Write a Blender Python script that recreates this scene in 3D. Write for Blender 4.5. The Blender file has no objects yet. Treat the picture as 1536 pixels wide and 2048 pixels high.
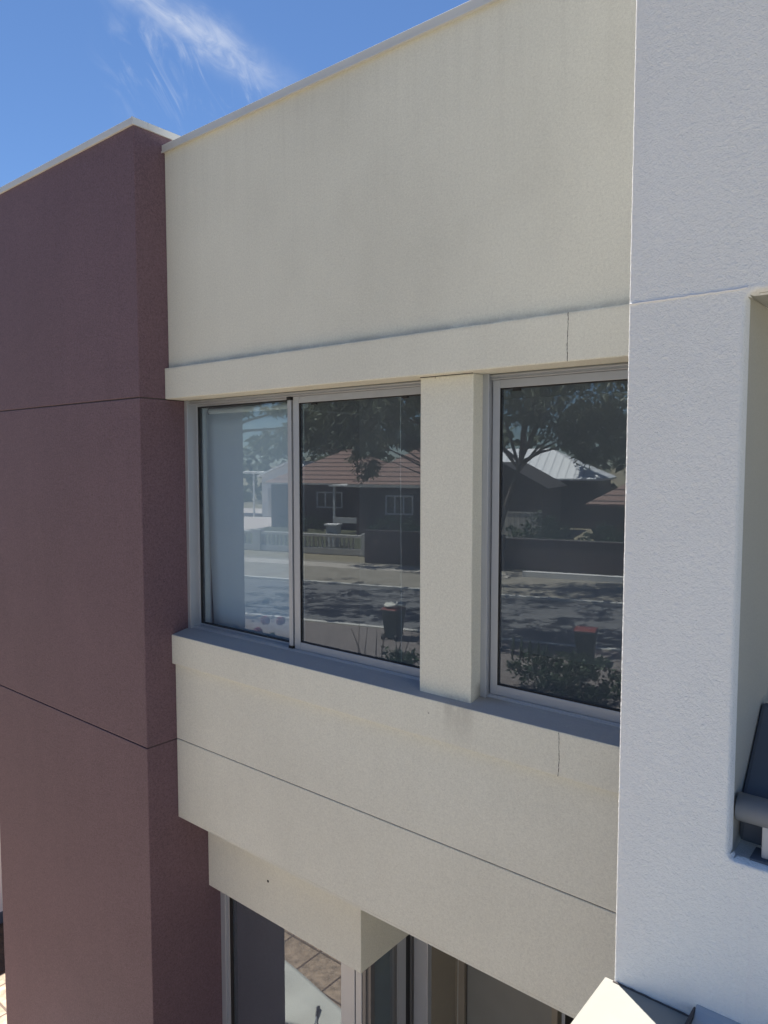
import bpy, math, random
from math import sin, cos, pi, radians, sqrt, exp
from mathutils import Vector, Matrix, noise
random.seed(7)
C = bpy.context.scene
COL = C.collection
H = 5.8                                    # height of the lens above the paving (z = 0)

# ------------------------------------------------------------------ camera
cam_d = bpy.data.cameras.new("camera"); cam = bpy.data.objects.new("camera", cam_d); COL.objects.link(cam)
F_PX = 1468.1                              # focal length in pixels of the 1536 x 2048 photograph
cam_d.sensor_fit = 'VERTICAL'; cam_d.sensor_height = 36.0; cam_d.lens = 36.0 * F_PX / 2048
cam_d.clip_start = 0.05; cam_d.clip_end = 3000
yaw, pitch = 0.68711, 0.06713
fw = Vector((-sin(yaw) * cos(pitch), cos(yaw) * cos(pitch), -sin(pitch)))
rt = Vector((cos(yaw), sin(yaw), 0)); up = rt.cross(fw)
m = Matrix((rt, up, -fw)).transposed().to_4x4(); m.translation = Vector((0, 0, H))
cam.matrix_world = m
C.camera = cam

# ------------------------------------------------------------------ light
SUN_EL = radians(66); SUN_AZ = Vector((-0.86, 0.51))      # horizontal direction towards the sun
C.view_settings.view_transform = 'Standard'; C.view_settings.look = 'None'
C.view_settings.gamma = 1; C.view_settings.use_curve_mapping = False
C.view_settings.exposure = 1.22
sd = bpy.data.lights.new("sun", 'SUN'); sd.energy = 5.0; sd.angle = radians(0.5); sd.color = (1.0, 0.95, 0.87)
sun = bpy.data.objects.new("sun", sd); COL.objects.link(sun)
ts = Vector((SUN_AZ.x * cos(SUN_EL), SUN_AZ.y * cos(SUN_EL), sin(SUN_EL))).normalized()
sun.rotation_euler = ts.to_track_quat('Z', 'Y').to_euler(); sun.location = (0, 0, 40)

w = bpy.data.worlds.new("World"); C.world = w; w.use_nodes = True
nt = w.node_tree; nt.nodes.clear()
def N(tree, t, **kw):
    n = tree.nodes.new(t)
    for k, v in kw.items(): setattr(n, k, v)
    return n
def sock(tree, s, v):
    if isinstance(v, bpy.types.NodeSocket): tree.links.new(v, s)
    else: s.default_value = v
def mth(tree, op, a, b=0.0, c=None, clamp=False):
    n = N(tree, 'ShaderNodeMath', operation=op, use_clamp=clamp)
    sock(tree, n.inputs[0], a); sock(tree, n.inputs[1], b)
    if c is not None: sock(tree, n.inputs[2], c)
    return n.outputs[0]
def mapr(tree, v, a, b, c=0.0, d=1.0, smooth=True):
    n = N(tree, 'ShaderNodeMapRange'); n.interpolation_type = 'SMOOTHSTEP' if smooth else 'LINEAR'
    sock(tree, n.inputs[0], v)
    for i, x in zip((1, 2, 3, 4), (a, b, c, d)): n.inputs[i].default_value = x
    return n.outputs[0]
sky = N(nt, 'ShaderNodeTexSky', sky_type='NISHITA'); sky.sun_disc = False
sky.sun_elevation = SUN_EL; sky.sun_rotation = math.atan2(SUN_AZ.x, SUN_AZ.y)
sky.altitude = 1000; sky.air_density = 1.0; sky.dust_density = 0.0; sky.ozone_density = 9.0
bg = N(nt, 'ShaderNodeBackground'); bg.inputs[1].default_value = 0.056
out = N(nt, 'ShaderNodeOutputWorld'); nt.links.new(bg.outputs[0], out.inputs[0])
# thin cirrus: one long streak with fibres trailing off it
tc = N(nt, 'ShaderNodeTexCoord')
c0 = Vector((-0.697, 0.542, 0.47)).normalized(); e1 = Vector((0.397, 0.83, -0.385)); e1 = (e1 - c0 * e1.dot(c0)).normalized(); e2 = c0.cross(e1)
def vdot(vec):
    n = N(nt, 'ShaderNodeVectorMath', operation='DOT_PRODUCT'); nt.links.new(tc.outputs['Generated'], n.inputs[0]); n.inputs[1].default_value = vec
    return n.outputs['Value']
d0, d1, d2 = vdot(c0), vdot(e1), vdot(e2)
front = mapr(nt, d0, 0.3, 0.5)
def combine(x, y, z=0.0):
    n = N(nt, 'ShaderNodeCombineXYZ'); sock(nt, n.inputs[0], x); sock(nt, n.inputs[1], y); sock(nt, n.inputs[2], z); return n.outputs[0]
def wnoise(vec, scale, detail=6, rough=0.6, dist=0.0):
    n = N(nt, 'ShaderNodeTexNoise'); nt.links.new(vec, n.inputs['Vector']); n.inputs['Scale'].default_value = scale
    n.inputs['Detail'].default_value = detail; n.inputs['Roughness'].default_value = rough; n.inputs['Distortion'].default_value = dist
    return n.outputs['Fac']
wob = wnoise(combine(d1, d2), 14, 3)
q = mth(nt, 'ADD', d2, mth(nt, 'MULTIPLY', mth(nt, 'SUBTRACT', wob, 0.5), 0.035))
band = mth(nt, 'POWER', 2.718, mth(nt, 'MULTIPLY', mth(nt, 'POWER', mth(nt, 'DIVIDE', mth(nt, 'ADD', q, 0.004), 0.0165), 2.0), -1.0))
along = mth(nt, 'MULTIPLY', mapr(nt, d1, 0.135, -0.02), mapr(nt, d1, -0.34, -0.1))
fib = wnoise(combine(mth(nt, 'MULTIPLY', d1, 16), mth(nt, 'MULTIPLY', d2, 34)), 1.6, 8, 0.62, 0.9)
main = mth(nt, 'MULTIPLY', mth(nt, 'MULTIPLY', band, along), mapr(nt, fib, 0.25, 0.75, 0.25, 1.0))
CLOUD_SIDE = 1.0
q2 = mth(nt, 'MULTIPLY', d2, CLOUD_SIDE)
reg = mth(nt, 'MULTIPLY', mth(nt, 'MULTIPLY', mapr(nt, q2, -0.015, 0.03), mapr(nt, q2, 0.13, 0.05)), mth(nt, 'MULTIPLY', mapr(nt, d1, -0.12, -0.03), mapr(nt, d1, 0.17, 0.06)))
fa = mth(nt, 'ADD', mth(nt, 'MULTIPLY', d1, 0.82), mth(nt, 'MULTIPLY', q2, 0.57)); fb = mth(nt, 'SUBTRACT', mth(nt, 'MULTIPLY', q2, 0.82), mth(nt, 'MULTIPLY', d1, 0.57))
fib2 = wnoise(combine(mth(nt, 'MULTIPLY', fa, 10), mth(nt, 'MULTIPLY', fb, 30)), 1.2, 8, 0.6, 1.1)
wis = mth(nt, 'MULTIPLY', reg, mapr(nt, fib2, 0.46, 0.8))
cl = mth(nt, 'MULTIPLY', mth(nt, 'ADD', mth(nt, 'MULTIPLY', main, 0.58), mth(nt, 'MULTIPLY', wis, 0.5)), front, clamp=True)
mx = N(nt, 'ShaderNodeMix', data_type='RGBA'); sock(nt, mx.inputs['Factor'], cl)
nt.links.new(sky.outputs[0], mx.inputs['A']); mx.inputs['B'].default_value = (6.6, 6.9, 7.4, 1)
nt.links.new(mx.outputs['Result'], bg.inputs[0])

# ------------------------------------------------------------------ object helpers
OFF = {}
def tag(o, label, cat, group=None):
    o['label'] = label; o['category'] = cat
    if group: o['group'] = group
    return o
def empty(name, loc, label, cat, group=None):
    o = bpy.data.objects.new(name, None); COL.objects.link(o); o.location = loc; o.empty_display_size = 0.2
    OFF[o] = Vector(loc); return tag(o, label, cat, group)
class MB:
    def __init__(s): s.v = []; s.f = []; s.M = None
    def add(s, vs, fs):
        b = len(s.v)
        s.v += [tuple(s.M @ Vector(p)) if s.M else tuple(p) for p in vs]; s.f += [tuple(b + i for i in f) for f in fs]; return s
    def box(s, x0, x1, y0, y1, z0, z1):
        return s.add([(x0,y0,z0),(x1,y0,z0),(x1,y1,z0),(x0,y1,z0),(x0,y0,z1),(x1,y0,z1),(x1,y1,z1),(x0,y1,z1)],
                     [(0,3,2,1),(4,5,6,7),(0,1,5,4),(1,2,6,5),(2,3,7,6),(3,0,4,7)])
    def prism(s, poly, axis, a, b):        # poly: 2-D outline in the two other axes, extruded along axis
        def P(p, t): return {'x': (t, p[0], p[1]), 'y': (p[0], t, p[1]), 'z': (p[0], p[1], t)}[axis]
        n = len(poly); vs = [P(p, a) for p in poly] + [P(p, b) for p in poly]
        return s.add(vs, [tuple(range(n))[::-1], tuple(range(n, 2 * n))] + [(i, (i + 1) % n, n + (i + 1) % n, n + i) for i in range(n)])
    def tube(s, pts, rad, n=8, caps=True):
        pts = [Vector(p) for p in pts]
        if not hasattr(rad, '__len__'): rad = [rad] * len(pts)
        vs = []
        for i, p in enumerate(pts):
            t = (pts[min(i + 1, len(pts) - 1)] - pts[max(i - 1, 0)]).normalized()
            a = t.cross(Vector((0, 0, 1)) if abs(t.z) < 0.9 else Vector((1, 0, 0))).normalized(); b = t.cross(a)
            vs += [p + (a * cos(2 * pi * k / n) + b * sin(2 * pi * k / n)) * rad[i] for k in range(n)]
        fs = [(i * n + k, i * n + (k + 1) % n, (i + 1) * n + (k + 1) % n, (i + 1) * n + k) for i in range(len(pts) - 1) for k in range(n)]
        if caps: fs += [tuple(range(n))[::-1], tuple(range((len(pts) - 1) * n, len(pts) * n))]
        return s.add(vs, fs)
    def build(s, name, mat, parent=None, bevel=0, seg=2, smooth=False, loc=None, recalc=True):
        me = bpy.data.meshes.new(name); off = OFF.get(parent, Vector((0, 0, 0))) if parent else Vector(loc or (0, 0, 0))
        me.from_pydata([tuple(Vector(p) - off) for p in s.v], [], s.f); me.materials.append(mat)
        if recalc:
            import bmesh
            bm = bmesh.new(); bm.from_mesh(me); bmesh.ops.recalc_face_normals(bm, faces=bm.faces); bm.to_mesh(me); bm.free()
        if smooth:
            for p in me.polygons: p.use_smooth = True
        o = bpy.data.objects.new(name, me); COL.objects.link(o)
        if parent: o.parent = parent; OFF[o] = off
        else: o.location = off; OFF[o] = off
        if bevel:
            b = o.modifiers.new('bevel', 'BEVEL'); b.width = bevel; b.segments = seg; b.limit_method = 'ANGLE'; b.angle_limit = radians(40)
            b.harden_normals = False
        return o
def structure(o): o['kind'] = 'structure'; return o

# ------------------------------------------------------------------ materials
MATS = {}
def new_mat(name):
    mt = bpy.data.materials.new(name); mt.use_nodes = True; t = mt.node_tree; t.nodes.clear()
    o = N(t, 'ShaderNodeOutputMaterial'); p = N(t, 'ShaderNodeBsdfPrincipled'); t.links.new(p.outputs[0], o.inputs[0])
    return mt, t, p
def pos(t): return N(t, 'ShaderNodeNewGeometry').outputs['Position']
def tex(t, scale, detail=4, rough=0.55, vec=None, dist=0.0):
    n = N(t, 'ShaderNodeTexNoise'); n.inputs['Scale'].default_value = scale; n.inputs['Detail'].default_value = detail
    n.inputs['Roughness'].default_value = rough; n.inputs['Distortion'].default_value = dist
    t.links.new(vec if vec is not None else pos(t), n.inputs['Vector']); return n.outputs['Fac']
def scalev(t, sx, sy, sz):
    n = N(t, 'ShaderNodeMapping'); n.inputs['Scale'].default_value = (sx, sy, sz); t.links.new(pos(t), n.inputs[0]); return n.outputs[0]
def mulcol(t, col, fac):
    n = N(t, 'ShaderNodeVectorMath', operation='SCALE')
    if isinstance(col, bpy.types.NodeSocket): t.links.new(col, n.inputs[0])
    else: n.inputs[0].default_value = col[:3]
    sock(t, n.inputs['Scale'], fac); return n.outputs[0]
def mixcol(t, fac, a, b):
    n = N(t, 'ShaderNodeMix', data_type='RGBA'); sock(t, n.inputs['Factor'], fac)
    for k, v in (('A', a), ('B', b)):
        if isinstance(v, bpy.types.NodeSocket): t.links.new(v, n.inputs[k])
        else: n.inputs[k].default_value = (*v[:3], 1)
    return n.outputs['Result']
def bump(t, p, h, strength, dist):
    b = N(t, 'ShaderNodeBump'); b.inputs['Strength'].default_value = strength; b.inputs['Distance'].default_value = dist
    t.links.new(h, b.inputs['Height']); t.links.new(b.outputs[0], p.inputs['Normal'])
def sep(t):
    n = N(t, 'ShaderNodeSeparateXYZ'); t.links.new(pos(t), n.inputs[0]); return n.outputs
def plain(name, col, rough=0.6, metal=0.0, var=0.08, vs=6.0, spec=0.5):
    mt, t, p = new_mat(name)
    f = mth(t, 'ADD', 1 - var, mth(t, 'MULTIPLY', tex(t, vs, 5, 0.6), 2 * var))
    t.links.new(mulcol(t, col, f), p.inputs['Base Color']); p.inputs['Roughness'].default_value = rough; p.inputs['Metallic'].default_value = metal
    p.inputs['Specular IOR Level'].default_value = spec
    return mt
def stucco(name, col, grain, gvar, bstr, bdist, blotch=0.05, coarse=None, rough=0.85, marks=None):
    mt, t, p = new_mat(name)
    g = tex(t, grain, 3, 0.7); g2 = tex(t, grain * 0.37, 3, 0.6)
    big = tex(t, 1.3, 5, 0.6); st = tex(t, 1.0, 5, 0.6, scalev(t, 7, 7, 0.8))
    f = mth(t, 'ADD', 1.0, mth(t, 'MULTIPLY', mth(t, 'SUBTRACT', g, 0.5), gvar))
    f = mth(t, 'ADD', f, mth(t, 'MULTIPLY', mth(t, 'SUBTRACT', g2, 0.5), gvar * 0.6))
    f = mth(t, 'ADD', f, mth(t, 'MULTIPLY', mth(t, 'SUBTRACT', big, 0.5), blotch * 2))
    f = mth(t, 'ADD', f, mth(t, 'MULTIPLY', mth(t, 'SUBTRACT', st, 0.5), blotch))
    c = mulcol(t, col, f)
    if marks: c = marks(t, c)
    t.links.new(c, p.inputs['Base Color']); p.inputs['Roughness'].default_value = rough; p.inputs['Specular IOR Level'].default_value = 0.25
    hgt = mth(t, 'ADD', g, mth(t, 'MULTIPLY', g2, 1.2))
    if coarse: hgt = mth(t, 'ADD', mth(t, 'MULTIPLY', hgt, 0.35), mth(t, 'MULTIPLY', tex(t, coarse, 2, 0.5, None, 1.2), 2.0))
    bump(t, p, hgt, bstr, bdist)
    return mt
def around(t, v, c, hw, soft):
    d = mth(t, 'ABSOLUTE', mth(t, 'SUBTRACT', v, c)); return mapr(t, d, hw + soft, hw)
def cream_stains_shade(t, c):
    x, y, z = sep(t)
    streak = tex(t, 1.0, 6, 0.65, scalev(t, 16, 16, 0.9))
    # grime run-off under the capping
    top = mth(t, 'MULTIPLY', mapr(t, z, H + 0.9, H + 2.15), mapr(t, streak, 0.42, 0.75))
    patch = mth(t, 'MULTIPLY', mapr(t, tex(t, 0.9, 4, 0.55), 0.45, 0.7), mapr(t, z, H + 0.6, H + 1.3))
    # dirty run below the foot of the pillar and at the sill back
    run = mth(t, 'MULTIPLY', mth(t, 'MULTIPLY', around(t, x, -1.985, 0.05, 0.10), mth(t, 'MULTIPLY', mapr(t, z, H - 1.46, H - 1.2), mapr(t, z, H - 1.16, H - 1.19))), mapr(t, tex(t, 1, 5, 0.6, scalev(t, 22, 22, 3)), 0.3, 0.6))
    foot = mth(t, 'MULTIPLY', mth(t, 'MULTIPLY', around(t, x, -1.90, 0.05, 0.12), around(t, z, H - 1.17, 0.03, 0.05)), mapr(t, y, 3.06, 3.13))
    ledge = mth(t, 'MULTIPLY', around(t, z, H + 0.655, 0.004, 0.03), mapr(t, tex(t, 5, 4, 0.6), 0.25, 0.6))  # grime along the lintel top, with its shadow line painted in
    silltop_shade = mth(t, 'MULTIPLY', mth(t, 'MULTIPLY', around(t, z, H - 1.187, 0.019, 0.001), mapr(t, y, 2.988, 2.992)), mapr(t, tex(t, 14, 6, 0.7), 0.1, 0.45, 0.75, 1.0))  # grime plus the dim blue sky-lit shade, painted on the sill's upward face
    low = mth(t, 'MULTIPLY', mapr(t, tex(t, 0.7, 4, 0.5), 0.4, 0.75), 0.12)
    a = mth(t, 'ADD', mth(t, 'MULTIPLY', top, 0.08), mth(t, 'MULTIPLY', patch, 0.10))
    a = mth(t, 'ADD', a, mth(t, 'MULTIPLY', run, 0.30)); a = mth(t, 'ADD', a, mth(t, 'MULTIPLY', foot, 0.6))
    a = mth(t, 'ADD', a, mth(t, 'MULTIPLY', ledge, 0.30)); a = mth(t, 'ADD', a, low, clamp=True); gn = N(t, 'ShaderNodeSeparateXYZ'); t.links.new(N(t, 'ShaderNodeNewGeometry').outputs['True Normal'], gn.inputs[0]); silltop_shade = mth(t, 'MULTIPLY', silltop_shade, mapr(t, gn.outputs[2], 0.6, 0.8)); c = mixcol(t, mth(t, 'MULTIPLY', silltop_shade, 0.9), c, (0.27, 0.285, 0.315))
    # odd dark specks
    vo = N(t, 'ShaderNodeTexVoronoi'); vo.inputs['Scale'].default_value = 2.6; t.links.new(pos(t), vo.inputs['Vector'])
    a = mth(t, 'MAXIMUM', a, mth(t, 'MULTIPLY', mapr(t, vo.outputs['Distance'], 0.016, 0.010), 0.7))
    return mixcol(t, a, c, (0.27, 0.25, 0.21))
def lav_stains(t, c):
    x, y, z = sep(t)
    s = mth(t, 'MULTIPLY', around(t, x, -0.46, 0.02, 0.05), mapr(t, z, H - 1.02, H - 1.12))
    return mixcol(t, mth(t, 'MULTIPLY', s, mapr(t, tex(t, 1, 3, 0.5, scalev(t, 60, 1, 1.5)), 0.4, 0.7)), c, (0.86, 0.86, 0.86))
M_cream = stucco('cream render', (0.705, 0.697, 0.605), 230, 0.50, 0.6, 0.0025, 0.07, marks=cream_stains_shade)
M_purple = stucco('plum render', (0.150, 0.092, 0.108), 190, 1.5, 0.9, 0.003, 0.15, rough=0.68)
M_purple.node_tree.nodes['Principled BSDF'].inputs['Specular IOR Level'].default_value = 0.42
M_lav = stucco('white textured render', (0.87, 0.88, 0.875), 300, 0.10, 0.65, 0.0034, 0.06, coarse=150, marks=lav_stains)
M_alu = plain('anodised window metal', (0.42, 0.44, 0.47), 0.36, 0.35, 0.03, 8)
M_alud = plain('dark window metal', (0.16, 0.16, 0.165), 0.4, 0.3, 0.04, 8)
M_cap = plain('pale metal capping', (0.60, 0.60, 0.57), 0.45, 0.1, 0.10, 3)
M_black = plain('black rubber', (0.012, 0.012, 0.013), 0.6)
M_crack = plain('crack shadow gap', (0.05, 0.045, 0.04), 0.9)
M_joint = plain('joint sealant', (0.10, 0.085, 0.08), 0.9)
M_seal = plain('white sealant', (0.76, 0.77, 0.80), 0.6)
M_int = plain('inside plaster', (0.42, 0.42, 0.41), 0.8)
M_intw = plain('white inside lining', (0.72, 0.72, 0.70), 0.6)
M_carpet = plain('dark carpet', (0.07, 0.065, 0.06), 0.95)
M_door = plain('grey painted door', (0.20, 0.205, 0.19), 0.5)
M_sidefill = plain('grey green fill', (0.10, 0.12, 0.115), 0.8)
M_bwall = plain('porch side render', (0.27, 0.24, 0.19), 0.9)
M_reveal = stucco('shaded grey cream reveal', (0.50, 0.495, 0.455), 260, 0.2, 0.4, 0.002, 0.05)  # cream tint of its own, darkened to carry the shade of the opening
M_rail = plain('grey painted rail', (0.26, 0.28, 0.31), 0.45, 0.1)
M_lip = plain('light rail edge', (0.45, 0.46, 0.48), 0.4, 0.1)
M_dkgrey = plain('dark grey matt', (0.10, 0.115, 0.14), 0.8)
M_roofw = plain('white painted roof sheet', (0.275, 0.268, 0.243), 0.5, 0, 0.12, 7)
M_flash = plain('grey flashing', (0.45, 0.46, 0.48), 0.5, 0.2)
def glass(name, tint, ior, blue=(1, 1, 1)):
    mt = bpy.data.materials.new(name); mt.use_nodes = True; t = mt.node_tree; t.nodes.clear()
    o = N(t, 'ShaderNodeOutputMaterial'); mxs = N(t, 'ShaderNodeMixShader'); tr = N(t, 'ShaderNodeBsdfTransparent'); gl = N(t, 'ShaderNodeBsdfGlossy')
    tr.inputs[0].default_value = (*tint, 1); gl.inputs['Color'].default_value = (*blue, 1); gl.inputs['Roughness'].default_value = 0.0
    fr = N(t, 'ShaderNodeFresnel'); fr.inputs['IOR'].default_value = ior
    geo = N(t, 'ShaderNodeNewGeometry')
    fac = mth(t, 'MULTIPLY', fr.outputs[0], mth(t, 'SUBTRACT', 1.0, geo.outputs['Backfacing']))
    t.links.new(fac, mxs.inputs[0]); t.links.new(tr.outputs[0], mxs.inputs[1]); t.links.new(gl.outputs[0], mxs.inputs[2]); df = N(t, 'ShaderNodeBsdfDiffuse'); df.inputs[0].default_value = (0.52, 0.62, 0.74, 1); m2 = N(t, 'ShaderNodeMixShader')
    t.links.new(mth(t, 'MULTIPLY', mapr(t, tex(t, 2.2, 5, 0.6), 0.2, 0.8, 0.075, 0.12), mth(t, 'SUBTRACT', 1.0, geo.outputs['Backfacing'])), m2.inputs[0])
    t.links.new(mxs.outputs[0], m2.inputs[1]); t.links.new(df.outputs[0], m2.inputs[2]); t.links.new(m2.outputs[0], o.inputs[0])
    return mt
M_glass = glass('window glass', (0.85, 0.91, 0.94), 2.35, (0.87, 0.95, 1.0))
mt, t, p = new_mat('white blind fabric'); M_blind = mt
p.inputs['Base Color'].default_value = (0.66, 0.71, 0.75, 1); p.inputs['Roughness'].default_value = 0.8

def tile_mat(name, col, grout, size, ox=0.0, oy=0.0, gw=0.012, blot=0.25):
    mt, t, p = new_mat(name); x, y, z = sep(t)
    def edge(v, o):
        fr_ = mth(t, 'FRACT', mth(t, 'DIVIDE', mth(t, 'ADD', v, 1000 * size + o), size))
        return mth(t, 'MINIMUM', fr_, mth(t, 'SUBTRACT', 1.0, fr_))
    e = mth(t, 'MINIMUM', edge(x, ox), edge(y, oy))
    g = mapr(t, e, gw / size * 0.5, gw / size)
    f = mth(t, 'ADD', 1 - blot, mth(t, 'MULTIPLY', mapr(t, tex(t, 9, 6, 0.7), 0.25, 0.75), 2 * blot))
    t.links.new(mixcol(t, g, grout, mulcol(t, col, f)), p.inputs['Base Color']); p.inputs['Roughness'].default_value = 0.6
    bump(t, p, g, 0.4, 0.004); return mt
M_patio = tile_mat('terrace tiles', (0.37, 0.27, 0.19), (0.10, 0.065, 0.045), 0.47, 0.235, 0.10, 0.016, 0.5)
def mixed(name, c1, c2, scale, rough=0.95, detail=6):
    mt, t, p = new_mat(name)
    f = mth(t, 'ADD', mth(t, 'MULTIPLY', tex(t, scale, detail, 0.65), 0.6), mth(t, 'MULTIPLY', tex(t, scale * 8, 3, 0.6), 0.4))
    t.links.new(mixcol(t, mapr(t, f, 0.32, 0.68), c1, c2), p.inputs['Base Color']); p.inputs['Roughness'].default_value = rough
    bump(t, p, f, 0.3, 0.02); return mt
M_ground = mixed('dry lawn', (0.19, 0.17, 0.11), (0.31, 0.27, 0.19), 0.7)
M_verge = mixed('verge grass', (0.21, 0.19, 0.15), (0.33, 0.30, 0.25), 1.1)
M_glawn = mixed('dark green lawn', (0.05, 0.06, 0.03), (0.10, 0.10, 0.06), 1.1)  # dark green grass behind the balustrade
M_soil = mixed('garden mulch', (0.05, 0.03, 0.018), (0.14, 0.085, 0.05), 6)
M_road = mixed('asphalt', (0.115, 0.116, 0.12), (0.16, 0.16, 0.162), 1.2)
M_path = mixed('concrete path', (0.40, 0.36, 0.31), (0.50, 0.46, 0.40), 1.5)
M_drive = mixed('pink concrete drive', (0.52, 0.45, 0.42), (0.62, 0.55, 0.51), 0.5)
M_conc = mixed('pale concrete', (0.50, 0.49, 0.45), (0.62, 0.60, 0.56), 3)
M_lwhite = plain('white masonry paint', (0.75, 0.74, 0.71), 0.7, 0, 0.1, 3)
M_balu = plain('cast stone', (0.46, 0.45, 0.42), 0.8, 0, 0.12, 3)
def brick(name, c1, c2, mortar, scale):
    mt, t, p = new_mat(name); x, y, z = sep(t)
    n = N(t, 'ShaderNodeTexBrick'); cb = N(t, 'ShaderNodeCombineXYZ')
    t.links.new(mth(t, 'SUBTRACT', mth(t, 'MULTIPLY', x, 0.961), mth(t, 'MULTIPLY', y, 0.276)), cb.inputs[0]); t.links.new(z, cb.inputs[1])
    t.links.new(cb.outputs[0], n.inputs['Vector']); n.inputs['Scale'].default_value = scale
    n.inputs['Color1'].default_value = (*c1, 1); n.inputs['Color2'].default_value = (*c2, 1); n.inputs['Mortar'].default_value = (*mortar, 1)
    t.links.new(n.outputs['Color'], p.inputs['Base Color']); p.inputs['Roughness'].default_value = 0.9; return mt
M_brickd = brick('dark brick', (0.075, 0.05, 0.045), (0.11, 0.07, 0.06), (0.10, 0.09, 0.085), 2.2)
mt, t, p = new_mat('brick paving'); M_paver = mt
n = N(t, 'ShaderNodeTexBrick'); t.links.new(pos(t), n.inputs['Vector']); n.inputs['Scale'].default_value = 2.4
n.inputs['Color1'].default_value = (0.17, 0.145, 0.135, 1); n.inputs['Color2'].default_value = (0.23, 0.20, 0.185, 1); n.inputs['Mortar'].default_value = (0.12, 0.1, 0.09, 1)
t.links.new(n.outputs['Color'], p.inputs['Base Color']); p.inputs['Roughness'].default_value = 0.9
def rooftile(name, c1, c2, row=0.17):
    mt, t, p = new_mat(name); x, y, z = sep(t)
    fr_ = mth(t, 'FRACT', mth(t, 'DIVIDE', z, row))
    f = mth(t, 'ADD', 0.75, mth(t, 'MULTIPLY', tex(t, 3, 5, 0.7), 0.5))
    t.links.new(mixcol(t, mapr(t, fr_, 0.16, 0.3), c2, mulcol(t, c1, f)), p.inputs['Base Color']); p.inputs['Roughness'].default_value = 0.85
    bump(t, p, fr_, 0.6, 0.05); return mt
M_red = rooftile('red roof tiles', (0.27, 0.175, 0.145), (0.06, 0.04, 0.036), 0.36)
M_dkroof = rooftile('dark roof tiles', (0.07, 0.06, 0.06), (0.03, 0.03, 0.03))
def corrug(name, col, pitch_, dark):
    mt, t, p = new_mat(name); x, y, z = sep(t)
    v = mth(t, 'SUBTRACT', mth(t, 'MULTIPLY', x, 0.961), mth(t, 'MULTIPLY', y, 0.276))
    s = mth(t, 'ABSOLUTE', mth(t, 'SUBTRACT', mth(t, 'FRACT', mth(t, 'DIVIDE', v, pitch_)), 0.5))
    t.links.new(mixcol(t, mapr(t, s, 0.36, 0.48), col, dark), p.inputs['Base Color']); p.inputs['Roughness'].default_value = 0.5
    bump(t, p, s, 0.7, 0.05); return mt
M_wroof = corrug('white ribbed roofing', (0.90, 0.91, 0.92), 0.75, (0.62, 0.63, 0.65))
M_corr = corrug('pale ribbed fence sheet', (0.50, 0.48, 0.44), 0.36, (0.22, 0.21, 0.2))
M_wpaint = plain('white window paint', (0.72, 0.72, 0.70), 0.5)
M_dglass = plain('dark house window', (0.03, 0.035, 0.04), 0.1)
M_bin = plain('dark green bin plastic', (0.022, 0.05, 0.045), 0.45)
M_lid = plain('red lid plastic', (0.19, 0.055, 0.048), 0.45)
M_bark = plain('grey bark', (0.15, 0.12, 0.10), 0.9, 0, 0.35, 5)
def leafmat(name, c1, c2):
    mt, t, p = new_mat(name); oi = N(t, 'ShaderNodeNewGeometry')
    t.links.new(mixcol(t, mapr(t, tex(t, 1.1, 3, 0.6), 0.35, 0.65), c1, c2), p.inputs['Base Color']); p.inputs['Roughness'].default_value = 0.5
    p.inputs['Specular IOR Level'].default_value = 0.3
    o = [x for x in t.nodes if x.type == 'OUTPUT_MATERIAL'][0]
    tl = N(t, 'ShaderNodeBsdfTranslucent'); tl.inputs[0].default_value = (*[v * 1.3 for v in c2], 1); ad = N(t, 'ShaderNodeMixShader'); ad.inputs[0].default_value = 0.25
    t.links.new(p.outputs[0], ad.inputs[1]); t.links.new(tl.outputs[0], ad.inputs[2]); t.links.new(ad.outputs[0], o.inputs[0])
    return mt
M_leaf = leafmat('grey green gum leaves', (0.075, 0.10, 0.065), (0.17, 0.19, 0.13))
M_leaf2 = leafmat('dark shrub leaves', (0.025, 0.045, 0.022), (0.05, 0.085, 0.04))
M_flower = plain('red petals', (0.24, 0.035, 0.045), 0.6)
M_cloth = plain('off white canvas', (0.66, 0.65, 0.58), 0.9, 0, 0.10, 5)
M_tool = plain('black handle', (0.02, 0.02, 0.025), 0.4)
M_curt = plain('dark navy curtain', (0.02, 0.022, 0.035), 0.9)

# ------------------------------------------------------------------ setting: ground, road
def sheet(name, poly, z, mat):
    b = MB(); n = len(poly); b.add([(x, y, z) for x, y in poly], [tuple(range(n))]); o = b.build(name, mat); 
    if o.data.polygons[0].normal.z < 0: o.data.flip_normals()
    return structure(o)
sn = Vector((-0.276, -0.961)); su = Vector((0.961, -0.276))
def W(s, t, h=0.0): p = sn * s + su * t; return (p.x, p.y, h)
SF = Matrix(((su.x, sn.x, 0, 0), (su.y, sn.y, 0, 0), (0, 0, 1, 0), (0, 0, 0, 1)))     # local x = along street, y = away from us
def strip(s0, s1, t0, t1): return [W(s0, t0)[:2], W(s0, t1)[:2], W(s1, t1)[:2], W(s1, t0)[:2]]
sheet('ground', [(-900, -900), (900, -900), (900, 900), (-900, 900)], 0.0, M_ground)
sheet('terrace', [(-16, -2.5), (4, -2.5), (4, 12), (-16, 12)], 0.004, M_patio)
sheet('garden_bed', [(-9.35, 1.5), (-8.42, 2.6), (-8.42, 9), (-9.35, 9)], 0.02, M_soil)
sheet('brick_paving', strip(9.5, 17.15, -40, 30), 0.004, M_paver)
sheet('road', strip(17.45, 24.7, -150, 150), 0.008, M_road)
b = MB(); b.M = SF; b.box(-150, 150, 17.2, 17.44, -0.2, 0.03); structure(b.build('near_kerb', M_conc))
b = MB(); b.M = SF; b.box(-150, 150, 24.72, 25.0, -0.2, 0.10); structure(b.build('far_kerb', M_conc))
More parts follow.
